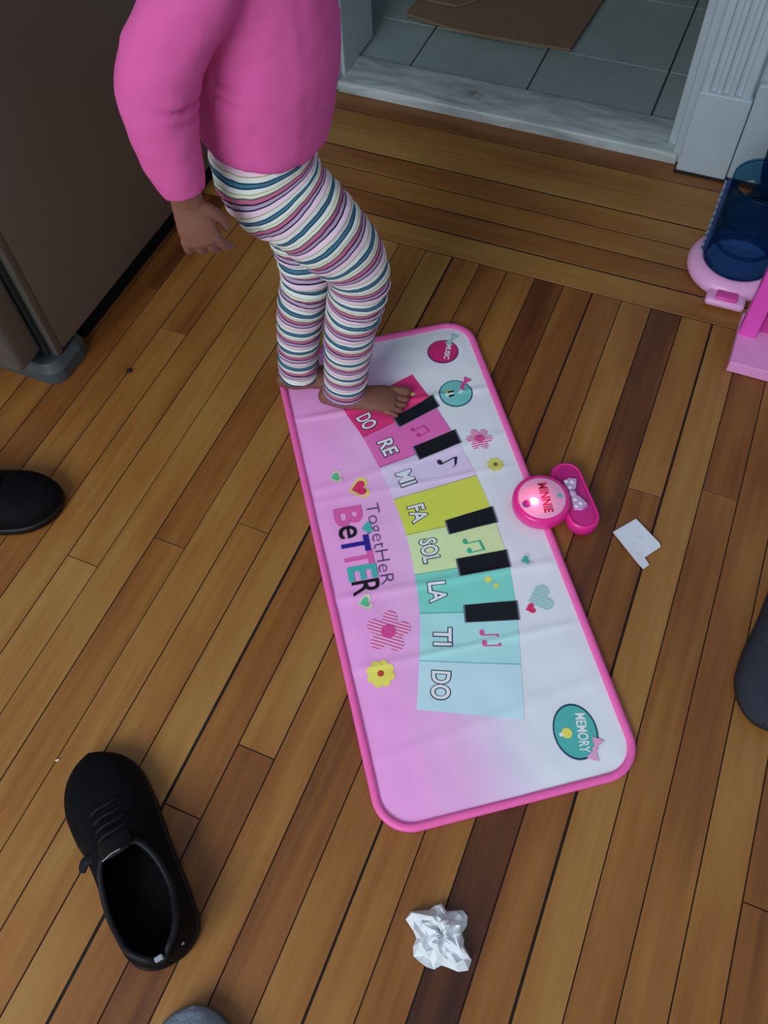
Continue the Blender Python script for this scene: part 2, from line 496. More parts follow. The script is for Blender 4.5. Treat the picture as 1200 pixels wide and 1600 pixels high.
# lower backing sheet whose rim shows under the binding
bo = outline(-0.001)
nb = len(bo)
obj('backing', [(p[0], p[1], 0.0004) for p in bo] + [(p[0], p[1], 0.0022) for p in bo],
    [tuple(range(nb - 1, -1, -1)), tuple(range(nb, 2 * nb))] + [(i, (i + 1) % nb, nb + (i + 1) % nb, nb + i) for i in range(nb)],
    print_mat('backing_pink', (214, 60, 140)), MAT_)

LAY = 0.0007
def decal(name, verts2, faces, m, layer=1, parent=None):
    return obj(name, [(u, v, hz(u, v) + LAY * layer) for u, v in verts2], faces, m, parent or MAT_)

def quad_patch(name, l0, l1, t1, t0, m, layer, nu=34, nv=30, parent=None, low=None, top=None):
    V, Fc = [], []
    for i in range(nu + 1):
        a = i / nu
        lo = low(a) if low else (l0[0] + (l1[0] - l0[0]) * a, l0[1] + (l1[1] - l0[1]) * a)
        hi = top(a) if top else (t0[0] + (t1[0] - t0[0]) * a, t0[1] + (t1[1] - t0[1]) * a)
        for j in range(nv + 1):
            b = j / nv
            V.append((lo[0] + (hi[0] - lo[0]) * b, lo[1] + (hi[1] - lo[1]) * b))
    for i in range(nu):
        for j in range(nv):
            k = i * (nv + 1) + j
            Fc.append((k, k + nv + 1, k + nv + 2, k + 1))
    return decal(name, V, Fc, m, layer, parent)

LOW = [(.150, .098), (.220, .119), (.2896, .1322), (.355, .1407), (.4266, .1443), (.4981, .1397), (.5636, .1308), (.6371, .1107), (.7069, .0887)]
TOP = [(.1044, .2363), (.178, .256), (.262, .2735), (.3443, .2850), (.427, .2895), (.511, .2868), (.595, .2735), (.678, .2533), (.757, .2320)]
KC = [(236, 58, 130), (240, 114, 194), (236, 216, 248), (224, 232, 88), (226, 246, 184), (134, 226, 212), (184, 238, 240), (206, 240, 250)]
M_LINE = print_mat('key_outline', (120, 110, 130))
keys = []
def curve_pt(pts, i):
    S = catmull(pts, 8)
    def f(a):
        x = (i + a) * 8; k = min(int(x), len(S) - 2); t = x - k
        return tuple(S[k][d] + (S[k + 1][d] - S[k][d]) * t for d in range(2))
    return f
for i in range(8):
    keys.append(quad_patch('piano_key', LOW[i], LOW[i + 1], TOP[i + 1], TOP[i], print_mat('key_print_%d' % i, KC[i]), 1,
                           low=curve_pt(LOW, i), top=curve_pt(TOP, i)))
    o = keys[-1]
def line_strip(a, b, wd, m, layer, parent, n=14):
    a = Vector(a); b = Vector(b); t = (b - a).normalized(); nn = Vector((-t.y, t.x)) * wd / 2
    V, Fc = [], []
    for k in range(n + 1):
        p = a.lerp(b, k / n); V += [tuple(p - nn), tuple(p + nn)]
    for k in range(n): Fc.append((2 * k, 2 * k + 2, 2 * k + 3, 2 * k + 1))
    return decal('key_seam', V, Fc, m, layer, parent)
SEAMC = [(196, 40, 110), (196, 96, 166), (190, 170, 150), (180, 190, 80), (130, 196, 160), (96, 182, 176), (134, 200, 208)]
for i in range(1, 8):
    line_strip(LOW[i], TOP[i], 0.0016, print_mat('seam_print_%d' % i, SEAMC[i - 1]), 1.5, keys[i])
BK = [[(.192, .1809), (.2137, .1865), (.1887, .2624), (.1636, .2575)], [(.2608, .1992), (.2893, .2031), (.2738, .2776), (.2452, .2755)],
      [(.4166, .2129), (.4422, .2122), (.4392, .2909), (.4094, .2915)], [(.489, .2105), (.519, .2081), (.5227, .2856), (.492, .2891)],
      [(.5675, .2002), (.5944, .1949), (.6096, .2718), (.5799, .2774)]]
M_BLK = print_mat('black_key', (16, 20, 30), 0.55); M_BLKE = print_mat('black_key_edge', (110, 120, 130))
for k, q in enumerate(BK):
    c = Vector((sum(p[0] for p in q) / 4, sum(p[1] for p in q) / 4))
    big = [tuple(c + (Vector(p) - c) + (Vector(p) - c).normalized() * 0.0026) for p in q]
    r = quad_patch('black_key', big[0], big[1], big[2], big[3], M_BLKE, 2, 6, 14)
    quad_patch('black_key_face', q[0], q[1], q[2], q[3], M_BLK, 3, 6, 14, r)

# ---- lettering
def text_vf(s, size, offset=0.0, width=None):
    cu = bpy.data.curves.new('t', 'FONT'); cu.body = s; cu.size = 1.0; cu.offset = 0.0
    cu.align_x = 'CENTER'; cu.align_y = 'CENTER'; cu.resolution_u = 4; cu.fill_mode = 'BOTH'
    cu.offset = offset / size
    o = bpy.data.objects.new('t', cu); COL.objects.link(o)
    dg = bpy.context.evaluated_depsgraph_get()
    me = bpy.data.meshes.new_from_object(o.evaluated_get(dg))
    V = [(v.co.x * size, v.co.y * size) for v in me.vertices]; Fc = [tuple(p.vertices) for p in me.polygons]
    bpy.data.objects.remove(o); bpy.data.curves.remove(cu); bpy.data.meshes.remove(me)
    if width:
        x0 = min(v[0] for v in V); x1 = max(v[0] for v in V); f = width / (x1 - x0)
        V = [((v[0] - (x0 + x1) / 2) * f, v[1]) for v in V]
    return V, Fc
def place(V, c, ang): 
    ca, sa = math.cos(ang), math.sin(ang)
    return [(c[0] + x * ca - y * sa, c[1] + x * sa + y * ca) for x, y in V]
def lettering(s, c, size, ang, m, layer, parent=None, offset=0.0, width=None, name='lettering'):
    V, Fc = text_vf(s, size, offset, width)
    return decal(name, place(V, c, ang), Fc, m, layer, parent)
M_INK = print_mat('ink', (44, 40, 66)); M_WPR = print_mat('white_print', (240, 244, 250))
M_NAVY = print_mat('navy_print', (40, 34, 150))
SOLF = ['DO', 'RE', 'MI', 'FA', 'SOL', 'LA', 'TI', 'DO']
SPOS = [(.1891, .1316), (.2518, .1545), (.3206, .1689), (.3921, .1713), (.463, .1717), (.5362, .1644), (.6082, .1527), (.680, .1300)]
for i, s in enumerate(SOLF):
    d = Vector(LOW[i + 1]) - Vector(LOW[i]); ang = math.atan2(d.y, d.x)
    wv = 0.042 if s == 'SOL' else (0.029 if s in ('MI', 'TI') else 0.033)
    if i == 7: wv = 0.042
    lettering(s, SPOS[i], 0.037, ang, M_INK, 2, keys[i], 0.0022, wv + 0.003, 'letter_outline')
    lettering(s, SPOS[i], 0.037, ang, M_WPR, 3, keys[i], 0.0008, wv)

# ---- small prints
def disc(n=28, rx=1.0, ry=1.0):
    V = [(0, 0)] + [(rx * math.cos(2 * math.pi * k / n), ry * math.sin(2 * math.pi * k / n)) for k in range(n)]
    return V, [(0, k + 1, (k + 1) % n + 1) for k in range(n)]
def heart(s):
    V = [(0, 0)]
    n = 36
    for k in range(n):
        t = 2 * math.pi * k / n
        V.append((s * 16 * math.sin(t) ** 3 / 17, s * (13 * math.cos(t) - 5 * math.cos(2 * t) - 2 * math.cos(3 * t) - math.cos(4 * t) + 2.5) / 17))
    return V, [(0, (k + 1) % n + 1, k + 1) for k in range(n)]
def ellipse_poly(rx, ry, c, ang, layer, m, name, parent=None, n=28):
    V, Fc = disc(n, rx, ry)
    return decal(name, place(V, c, ang), Fc, m, layer, parent)
def heart_print(c, s, m, layer, name='printed_heart', parent=None, ang=0.0):
    V, Fc = heart(s)
    return decal(name, place(V, c, ang), Fc, m, layer, parent)
M_HALO = print_mat('halo_yellow', (238, 226, 110)); M_RED = print_mat('heart_red', (232, 52, 110))
M_TEAL = print_mat('print_teal', (70, 190, 180)); M_GRN = print_mat('heart_green', (90, 205, 150)); M_PINKP = print_mat('print_pink', (232, 80, 160))
M_YEL = print_mat('print_yellow', (246, 236, 104)); M_HALO2 = print_mat('halo_pale', (232, 212, 204)); M_LPINK = print_mat('print_light_pink', (240, 170, 214))
h = heart_print((.3203, .0880), .0215, M_HALO, 1); heart_print((.3203, .0885), .0150, M_RED, 2, 'heart_fill', h)
for c, s in (((.2883, .0553), .0085), ((.5256, .0528), .0085)):
    h = heart_print(c, s * 1.75, M_HALO2, 1); heart_print(c, s, M_GRN, 2, 'heart_fill', h)
h = heart_print((.5169, .3125), .013, print_mat('halo_white', (226, 232, 232)), 1); heart_print((.5169, .3125), .008, M_TEAL, 2, 'heart_fill', h)

def striped(name, rgb, rgb2, period, ang):
    m = mat(name, rgb, 0.62, spec=0.35); nt = m.node_tree; b = nt.nodes['Principled BSDF']; L = nt.links.new
    tc = nt.nodes.new('ShaderNodeTexCoord'); mp = nt.nodes.new('ShaderNodeMapping'); mp.inputs['Rotation'].default_value = (0, 0, ang)
    L(tc.outputs['Object'], mp.inputs[0])
    sp = nt.nodes.new('ShaderNodeSeparateXYZ'); L(mp.outputs[0], sp.inputs[0])
    a = nt.nodes.new('ShaderNodeMath'); a.operation = 'DIVIDE'; a.inputs[1].default_value = period; L(sp.outputs['X'], a.inputs[0])
    f = nt.nodes.new('ShaderNodeMath'); f.operation = 'FRACT'; L(a.outputs[0], f.inputs[0])
    g = nt.nodes.new('ShaderNodeMath'); g.operation = 'GREATER_THAN'; g.inputs[1].default_value = 0.5; L(f.outputs[0], g.inputs[0])
    mx = nt.nodes.new('ShaderNodeMix'); mx.data_type = 'RGBA'; mx.inputs[6].default_value = lin(rgb); mx.inputs[7].default_value = lin(rgb2)
    L(g.outputs[0], mx.inputs[0]); L(mx.outputs[2], b.inputs['Base Color'])
    return m
h = heart_print((.584, .3130), .0230, striped('teal_stripes', (110, 196, 190), (226, 232, 238), .0034, 0.0), 1)
heart_print((.5968, .2941), .0088, M_RED, 2, 'heart_fill', h)

def flower(c, R, m, mc, petals, layer=1, rc=.34, rx=.30, ry=.42, a0=0.3):
    V, Fc = [], []
    for k in range(petals):
        a = a0 + 2 * math.pi * k / petals
        v, f = disc(18, R * ry, R * rx)
        b = len(V)
        V += place(v, (c[0] + R * (1 - ry) * math.cos(a), c[1] + R * (1 - ry) * math.sin(a)), a)
        Fc += [tuple(i + b for i in q) for q in f]
    r = decal('printed_flower', V, Fc, m, layer)
    ellipse_poly(R * rc, R * rc, c, 0, layer + 1, mc, 'flower_center', r)
M_FSTR = striped('pink_stripes', (236, 90, 168), (246, 200, 232), .0052, 0.55)
flower((.5808, .0778), .0345, M_FSTR, M_PINKP, 5, rc=.32, rx=.34, ry=.40)
flower((.6425, .0514), .0215, M_YEL, print_mat('flower_rust', (206, 74, 60)), 8, rc=.22, rx=.34, ry=.44)
flower((.2737, .3118), .0230, striped('pink_stripes_fine', (232, 70, 150), (240, 226, 240), .0042, 0.0), M_PINKP, 6, rc=.36, rx=.30, ry=.38)
flower((.3314, .3223), .0145, print_mat('pale_yellow', (226, 226, 120)), print_mat('flower_brown', (130, 100, 60)), 8, rc=.24, rx=.34, ry=.44)

# TOGETHER / BETTER
ang = math.atan2(-.012, .14)
lettering('TogetHeR', (.4290, .0985), .031, ang * .6, print_mat('violet_ink', (84, 70, 122)), 2, None, -.0005, .150)
BL = [('B', .3690, print_mat('better_pink', (236, 100, 178)), .036), ('e', .3975, print_mat('better_black', (20, 18, 30)), .024), ('T', .4225, M_NAVY, .030), ('T', .4480, print_mat('better_pink', (236, 100, 178)), .028),
      ('E', .4740, print_mat('print_teal', (70, 190, 180)), .026), ('R', .5010, print_mat('better_black', (20, 18, 30)), .026)]
for ch, u, m, wv in BL:
    lettering(ch, (u, .0590), .062, ang * .6, m, 2, None, .0018 if ch in 'BTE' else 0.0004, wv)
heart_print((.3975, .0850), .0105, M_TEAL, 3)

# notes
def note(c, s, m, parent, double=True, ang=0.0):
    P = []
    def rect(x0, y0, x1, y1): P.append(([(x0, y0), (x1, y0), (x1, y1), (x0, y1)], [(0, 1, 2, 3)]))
    v, f = disc(14, .20, .15); P.append(([(x - .38, y - .5) for x, y in v], f))
    rect(-.25, -.5, -.17, .45)
    if double:
        P.append(([(x + .32, y - .42) for x, y in v], f)); rect(.44, -.42, .52, .52)
        P.append(([(-.25, .33), (.52, .42), (.52, .58), (-.25, .48)], [(0, 1, 2, 3)]))
    else:
        P.append(([(-.25, .45), (.25, .15), (.40, -.1), (.28, .28), (-.17, .62)], [(0, 1, 2, 3, 4)]))
    V, Fc = merge(P)
    decal('music_note', place([(x * s, y * s) for x, y in V], c, ang), Fc, m, 2, parent)
note((.2295, .2191), .022, print_mat('note_pink', (214, 60, 140)), keys[1], True, .35)
note((.309, .2500), .028, M_INK, keys[2], False, .3)
note((.4709, .244), .025, print_mat('note_green', (60, 190, 150)), keys[4])
note((.6281, .223), .025, print_mat('note_pink2', (232, 90, 160)), keys[6], True, -.2)
def star(c, s, m, parent):
    V = [(0, 0)] + [((s if k % 2 == 0 else s * .45) * math.cos(math.pi * k / 5), (s if k % 2 == 0 else s * .45) * math.sin(math.pi * k / 5)) for k in range(10)]
    decal('printed_star', place(V, c, .3), [(0, k + 1, (k + 1) % 10 + 1) for k in range(10)], m, 2, parent)
star((.5350, .2470), .008, M_YEL, keys[5]); star((.5480, .2560), .006, M_YEL, keys[5]); star((.1500, .225), .006, M_YEL, keys[0])

# badges
def bow(c, s, m, layer, parent, ang):
    V = [(0, 0), (-1, .62), (-1.05, 0), (-1, -.55), (1, .62), (1.05, 0), (1, -.55)]
    Fc = [(0, 1, 2), (0, 2, 3), (0, 5, 4), (0, 6, 5)]
    v, f = disc(12, .26, .26)
    V2, F2 = merge([(V, Fc), (v, f)])
    decal('printed_bow', place([(x * s, y * s) for x, y in V2], c, ang), F2, m, layer, parent)
def badge(c, rx, ry, fill, rim, word, tw, bowm, bc, bs, ang):
    r = ellipse_poly(rx, ry, c, ang, 1, rim, 'printed_badge', n=40)
    ellipse_poly(rx * .93, ry * .93, c, ang, 2, fill, 'badge_fill', r, 40)
    lettering(word, (c[0] + .004 * math.cos(ang), c[1] + ry * .26), tw * .36, ang - .12, M_WPR, 3, r, .0004, tw)
    bow(bc, bs, bowm, 3, r, ang - .5)
    return r
M_RIMP = print_mat('badge_rim_plum', (84, 40, 110)); M_RIMT = print_mat('badge_rim_navy', (30, 76, 104))
b1 = badge((.0672, .3041), .0285, .0285, print_mat('badge_pink', (214, 42, 120)), M_RIMP, 'MUSIC', .036, print_mat('bow_mint', (168, 214, 210)), (.0440, .3270), .013, -.3)
note((.0690, .2930), .016, print_mat('better_black', (20, 18, 30)), b1, False)
b2 = badge((.1674, .3000), .0300, .0300, print_mat('badge_mint', (120, 206, 204)), M_RIMT, 'PIANO', .036, M_PINKP, (.1500, .3200), .014, -.3)
for k in range(3):
    quad_patch('icon_key', (.158 + k * .0075, .281), (.1648 + k * .0075, .281), (.1648 + k * .0075, .296), (.158 + k * .0075, .296),
               print_mat('icon_%d' % k, [(220, 226, 150), (200, 230, 220), (220, 170, 210)][k]), 3, 2, 2, b2)
for k in range(2):
    quad_patch('icon_key', (.1632 + k * .0075, .286), (.1668 + k * .0075, .286), (.1668 + k * .0075, .2965), (.1632 + k * .0075, .2965), M_BLK, 4, 2, 2, b2)
b3 = badge((.7903, .2956), .0400, .0310, print_mat('badge_teal', (84, 188, 182)), M_RIMT, 'MEMORY', .056, M_LPINK, (.8200, .3130), .015, -.1)
ellipse_poly(.0075, .0075, (.790, .2830), 0, 3, M_YEL, 'bulb_print', b3, 16)
quad_patch('bulb_print', (.7875, .272), (.7925, .272), (.7925, .278), (.7875, .278), M_WPR, 3, 2, 2, b3)

# ------------------------------------------------------------------ control pod clipped to the mat's edge (plain generic shape)
POD = empty('control_pod', (-0.075, 0.733, 0.0), math.atan2(MU.y, MU.x))
tag(POD, 'hot pink plastic light-up control pod clipped on the mat edge', 'toy')
M_POD = mat('pod_pink', (240, 40, 150), 0.28, spec=0.6); M_POD2 = mat('pod_pink_inset', (206, 36, 134), 0.4)
M_PLATE = mat('pod_plate', (246, 176, 214), 0.35)
pz = 0.0160
lathe('housing', [(.040, pz - .006), (.0445, pz - .002), (.0465, pz + .004), (.0465, pz + .014), (.0445, pz + .020), (.041, pz + .0225), (.038, pz + .0215)], M_POD, POD, (0, 0), 48)
pt = lathe('face_plate', [(.0382, pz + .018), (.0382, pz + .0225), (.036, pz + .0235)], M_PLATE, POD, (0, 0), 48)
# crossbar grip beyond the mat edge (runs parallel to the edge)
def capsule(L2, R, n=16):
    P = []
    for k in range(n + 1): P.append((L2 + R * math.cos(-math.pi / 2 + math.pi * k / n), R * math.sin(-math.pi / 2 + math.pi * k / n)))
    for k in range(n + 1): P.append((-L2 + R * math.cos(math.pi / 2 + math.pi * k / n), R * math.sin(math.pi / 2 + math.pi * k / n)))
    return P
def stack(name, rings, m, parent):
    V, Fc = [], []
    n = len(rings[0][0])
    for poly, z in rings: V += [(a, b, z) for a, b in poly]
    for i in range(len(rings) - 1):
        for k in range(n): Fc.append((i * n + k, i * n + (k + 1) % n, (i + 1) * n + (k + 1) % n, (i + 1) * n + k))
    Fc.append(tuple(range(n - 1, -1, -1))); Fc.append(tuple((len(rings) - 1) * n + k for k in range(n)))
    return obj(name, V, Fc, m, parent, True)
def cap_at(L2, R, c): return [(a + c[0], b + c[1]) for a, b in capsule(L2, R)]
gc = (.000, .0575); gl, grr = .0390, .0260
stack('grip', [(cap_at(gl, grr - .004, gc), .0005), (cap_at(gl, grr, gc), .004), (cap_at(gl, grr, gc), .020), (cap_at(gl, grr - .002, gc), .0245), (cap_at(gl, grr - .005, gc), .0260), (cap_at(gl, grr - .006, gc), .0235)], M_POD, POD)
stack('grip_inset', [(cap_at(gl, grr - .0065, gc), .018), (cap_at(gl, grr - .0065, gc), .0240), (cap_at(gl, grr - .008, gc), .0245)], M_POD2, POD)
M_BOWP = mat('bow_dotted', (206, 170, 214), 0.4); M_DOT = mat('bow_dots', (246, 236, 246), 0.4)
bm = bmesh.new()
for sgn in (-1, 1):
    pr = [(0, 0), (sgn * .010, .010), (sgn * .026, .017), (sgn * .031, .006), (sgn * .027, -.006), (sgn * .010, -.006)]
    lo = [bm.verts.new((a, b + .052, .024)) for a, b in pr]; hi = [bm.verts.new((a * .93, b * .93 + .052, .031)) for a, b in pr]
    for k in range(6): bm.faces.new((lo[k], lo[(k + 1) % 6], hi[(k + 1) % 6], hi[k]))
    bm.faces.new(hi); bm.faces.new(lo[::-1])
bw = bm_obj('ribbon', bm, M_BOWP, POD)
for a, b in ((.012, .052), (.021, .058), (.024, .050), (-.012, .052), (-.021, .059), (-.024, .050)):
    lathe('ribbon_dot', [(.0034, .0305), (.0034, .0314), (.002, .0318)], M_DOT, bw, (a, b), 12)
lathe('ribbon_knot', [(.0065, .024), (.007, .030), (.005, .0335), (.002, .0345)], M_BOWP, bw, (0, .052), 16)
V, Fc = text_vf('MINNIE', .020, .0006, .056)
obj('lettering', [(x, y, pz + .0240) for x, y in place(V, (.002, .004), -.12)], Fc, mat('pod_ink', (186, 26, 92), 0.5), pt)
lathe('button', [(.0062, pz + .022), (.0062, pz + .0255), (.005, pz + .0265)], mat('pod_button', (140, 40, 140), 0.4), POD, (.006, -.028), 20)
V, Fc = heart(.0045)
obj('printed_heart', [(x + .004, y + .027, pz + .0240) for x, y in V], Fc, M_TEAL, pt)
lp = lathe('indicator_lamp', [(.0058, pz + .022), (.0058, pz + .0258), (.0040, pz + .0278), (.0015, pz + .0286)],
           mat('led', (255, 150, 160), 0.3, emit=(255, 120, 130), estr=22.0), POD, (.004, -.015), 20)
l = bpy.data.lights.new('indicator_glow', 'POINT'); l.energy = 0.035; l.color = (1.0, 0.10, 0.16); l.shadow_soft_size = 0.006
lo = bpy.data.objects.new('indicator_glow', l); COL.objects.link(lo); lo.parent = POD; lo.location = (.004, -.015, pz + .040)

# ------------------------------------------------------------------ shoes
def shoe_shape(u):
    """half widths left/right and top height for u in 0 (heel) .. 1 (toe)"""
    tab = [(0.00, .014, .014, .064), (.03, .029, .029, .080), (.10, .042, .042, .088), (.13, .0445, .0445, .088), (.25, .0475, .0475, .085), (.42, .0470, .0480, .080),
           (.55, .049, .050, .072), (.66, .055, .0525, .061), (.76, .0563, .0515, .056), (.82, .055, .049, .052), (.91, .045, .037, .045), (.97, .027, .021, .037), (1.0, .008, .006, .030)]
    for a, b in zip(tab, tab[1:]):
        if a[0] <= u <= b[0]:
            t = (u - a[0]) / (b[0] - a[0]); t = t * t * (3 - 2 * t) * .5 + t * .5
            o = [a[i] + (b[i] - a[i]) * t for i in range(1, 4)]
            if u < .13: k = math.sqrt(max(0.0, 1 - ((.13 - u) / .13) ** 2)); o[0] = .0445 * k + .0005; o[1] = .0445 * k + .0005
            if u > .76:
                k = math.sqrt(max(0.0, 1 - ((u - .76) / .24) ** 2)); o[0] = .0558 * k + .0005; o[1] = .0510 * k ** 1.15 + .0005
            return tuple(o)
def make_shoe(name, loc, rz, L, mirror, mats, open_end=.50, low=True, laces=True, sc_=1.0):
    root = empty(name, loc, rz)
    mu, ms, mi, ml, mt = mats
    sg = -1 if mirror else 1
    NU, NA = 60, 14
    us_ = [0.5 - 0.5 * math.cos(math.pi * k / NU) for k in range(NU + 1)]
    def sect(u):
        wl_, wr_, ht = shoe_shape(u)
        if open_end > 0 and u < open_end:
            q = u / open_end
            o = 0.80 * math.sqrt(max(0.0, 1 - (2 * q - 1.0) ** 2)) ** .8 if 0 < q < 1 else 0.0
        else: o = 0.0
        return wl_, wr_, ht, o
    V, Fc = [], []
    cols = 2 * (NA + 1)
    for u in us_:
        wl_, wr_, ht, o = sect(u)
        x = L * u
        # rim angle from the crown
        a_r = math.asin(min(.999, o))
        for side, wd in ((1, wl_), (-1, wr_)):
            for j in range(NA + 1):
                a = math.pi / 2 * 1.08 + (a_r - math.pi / 2 * 1.08) * j / NA   # from below the widest point to the rim
                y = side * wd * math.sin(min(a, math.pi)) ** .85 * sg * 1.0
                z = .014 + (ht - .014) * max(0.0, math.cos(a)) ** .75 if a < math.pi / 2 else .014 * (1 - (a - math.pi / 2) / (math.pi / 2 * .08)) * 1.0
                V.append((x, y, max(z, .006)))
    for i in range(NU):
        for s in range(2):
            for j in range(NA):
                k = i * cols + s * (NA + 1) + j
                Fc.append((k, k + cols, k + cols + 1, k + 1))
    up = obj('upper', V, Fc, mu, root, True)
    bmm = bmesh.new(); bmm.from_mesh(up.data); bmesh.ops.remove_doubles(bmm, verts=bmm.verts, dist=.0006)
    bmesh.ops.recalc_face_normals(bmm, faces=bmm.faces); bmm.to_mesh(up.data); bmm.free()
    for p in up.data.polygons: p.use_smooth = True
    md = up.modifiers.new('thick', 'SOLIDIFY'); md.thickness = .0035; md.offset = -1
    # sole
    P = []
    for u in us_: P.append((L * u, shoe_shape(u)[0] * sg + .003 * sg))
    for u in us_[::-1]: P.append((L * u, -shoe_shape(u)[1] * sg - .003 * sg))
    def sc2(f, dz): 
        return [((p[0] - L * .5) * f + L * .5, p[1] * f) for p in P]
    stack('sole', [(sc2(.955, 0), .0005), (sc2(1.0, 0), .004), (sc2(1.005, 0), .012), (sc2(.99, 0), .016), (sc2(.93, 0), .017)], ms, root)
    # insole
    I = []
    for u in us_[4:40]: I.append((L * u, (shoe_shape(u)[0] - .006) * sg))
    for u in us_[4:40][::-1]: I.append((L * u, -(shoe_shape(u)[1] - .006) * sg))
    obj('insole', [(a, b, .021) for a, b in I], [tuple(range(len(I)))], mi, root)
    if open_end > 0:
        # padded collar along the rim
        rim = []
        for u in us_:
            if u > open_end or u <= 0: continue
            wl_, wr_, ht, o = sect(u); a_r = math.asin(min(.999, o))
            rim.append((u, wl_ * math.sin(a_r) ** .85 * sg, .014 + (ht - .014) * math.cos(a_r) ** .75, wr_ * math.sin(a_r) ** .85 * sg))
        loop = [(L * u, a, z) for u, a, z, b in rim] + [(L * u, -b, z) for u, a, z, b in rim[::-1]]
        V, Fc = [], []
        n = 8; N_ = len(loop)
        for i in range(N_):
            t = (Vector(loop[(i + 1) % N_]) - Vector(loop[i - 1])).normalized()
            a = Vector((0, 0, 1)); b = t.cross(a).normalized(); a = b.cross(t)
            for k in range(n):
                th = 2 * math.pi * k / n
                V.append(Vector(loop[i]) + (a * math.cos(th) + b * math.sin(th)) * .0042)
        for i in range(N_):
            for k in range(n): Fc.append((i * n + k, ((i + 1) % N_) * n + k, ((i + 1) % N_) * n + (k + 1) % n, i * n + (k + 1) % n))
        obj('collar', V, Fc, mt, root, True)
    if laces:
        tz = lambda u: shoe_shape(u)[2]
        for k, u in enumerate((.56, .605, .65, .695)):
            V, Fc = loft_vf([(L * u + .002, -.019 * sg, tz(u) - .002, .0018, .0026), (L * u, -.008 * sg, tz(u) + .003, .0018, .0026), (L * u, .008 * sg, tz(u) + .003, .0018, .0026), (L * u - .002, .019 * sg, tz(u) - .002, .0018, .0026)], (0, 0, 1), 8, 3)
            obj('lace', V, Fc, ml, root, True)
        # tongue end standing up over the collar
        V, Fc = loft_vf([(L * .56, 0, .068, .003, .019), (L * .50, 0, .078, .004, .021), (L * .455, 0, .088, .003, .018)], (0, 0, 1), 12, 4)
        obj('tongue', V, Fc, mt, root, True)
    return root
M_BU = mat('black_knit', (5, 5, 9), 0.75, spec=.15, var=0.3, scale=220, bump=0.35, bscale=420)
M_BS = mat('black_sole', (6, 6, 9), 0.5, spec=.3)
M_BI = mat('black_insole', (3, 3, 5), 0.8, spec=.15)
M_BL = mat('black_lace', (11, 13, 22), 0.7, spec=.2)
M_BT = mat('black_lining', (7, 8, 13), 0.6, spec=.3)
BLK = (M_BU, M_BS, M_BI, M_BL, M_BT)
s1 = make_shoe('sneaker', (-0.297, -0.062, 0.0), math.radians(143), .293, False, BLK)
tag(s1, 'whole black knit sneaker with open collar lying alone below the mat', 'shoe', 'black sneakers')
M_TAG = mat('white_mark', (150, 154, 164), 0.5)
box('heel_mark', (-0.001, -.004, .072), (.005, .006, .0785), M_TAG, s1, .001)
box('heel_mark', (.006, -.026, .046), (.011, -.022, .050), M_TAG, s1, .0005)
V, Fc = loft_vf([(.132, .018, .089, .0007, .0007), (.134, .006, .0922, .0007, .0007), (.134, -.006, .0922, .0007, .0007)], (0, 0, 1), 6, 4)
obj('collar_piping', V, Fc, M_TAG, s1, True)
V, Fc = loft_vf([(.150, .030, .060, .002, .006), (.152, .044, .058, .002, .007), (.146, .053, .051, .002, .005)], (0, 0, 1), 8, 4)
obj('lace_end', V, Fc, M_BL, s1, True)
s2 = make_shoe('sneaker', (-1.075, 0.330, 0.0), math.atan2(.130, .262), .292, True, BLK)
tag(s2, 'black sneaker of which only the toe shows at the left edge', 'shoe', 'black sneakers')
GRY = (mat('charcoal_felt', (44, 49, 61), 0.95, var=0.35, scale=260, bump=0.6, bscale=500), mat('charcoal_sole', (26, 26, 32), 0.7), M_BI, M_BL, mat('charcoal_lining', (40, 42, 50), 0.9))
s3 = make_shoe('slipper', (0.348, 0.785, 0.0), math.atan2(-.285, -.035), .285, False, GRY, .45, True, False)
tag(s3, 'dark charcoal felt slipper cut off by the right edge', 'slipper')
SLT = (mat('slate_cloth', (120, 132, 146), 0.85, var=0.2, scale=90, bump=0.3, bscale=240), mat('slate_sole', (60, 70, 76), 0.7), M_BI, M_BL, mat('slate_lining', (66, 74, 82), 0.9))
s4 = make_shoe('slipper', (-0.124, -0.333, 0.0), math.atan2(.242, -.125), .272, False, SLT, .45, True, False)
tag(s4, 'slate grey slipper toe peeking in at the bottom edge', 'slipper')

# ------------------------------------------------------------------ paper, tissue, specks
M_PAP = mat('paper', (226, 230, 240), 0.7)
def card():
    P = [(.046, .734), (.074, .772), (.119, .741), (.122, .735), (.1035, .7085), (.1130, .6985), (.1065, .6870), (.0965, .6935)]
    c = (.085, .73)
    bm = bmesh.new()
    def zz(p): return 0.0012 + 0.004 * abs((p[0] - .08) * .7 + (p[1] - .74) * .7) / .05
    lo = [bm.verts.new((a, b, zz((a, b)))) for a, b in P]; hi = [bm.verts.new((a, b, zz((a, b)) + .0009)) for a, b in P]
    n = len(P)
    for k in range(n): bm.faces.new((lo[k], lo[(k + 1) % n], hi[(k + 1) % n], hi[k]))
    for idx in ((0, 1, 2, 3, 4), (0, 4, 7), (4, 5, 6, 7)):
        bm.faces.new([hi[q] for q in idx]); bm.faces.new([lo[q] for q in idx[::-1]])
    o = bm_obj('paper_scrap', bm, M_PAP); tag(o, 'small folded white paper scrap on the floor beside the pink pod', 'paper')
card()
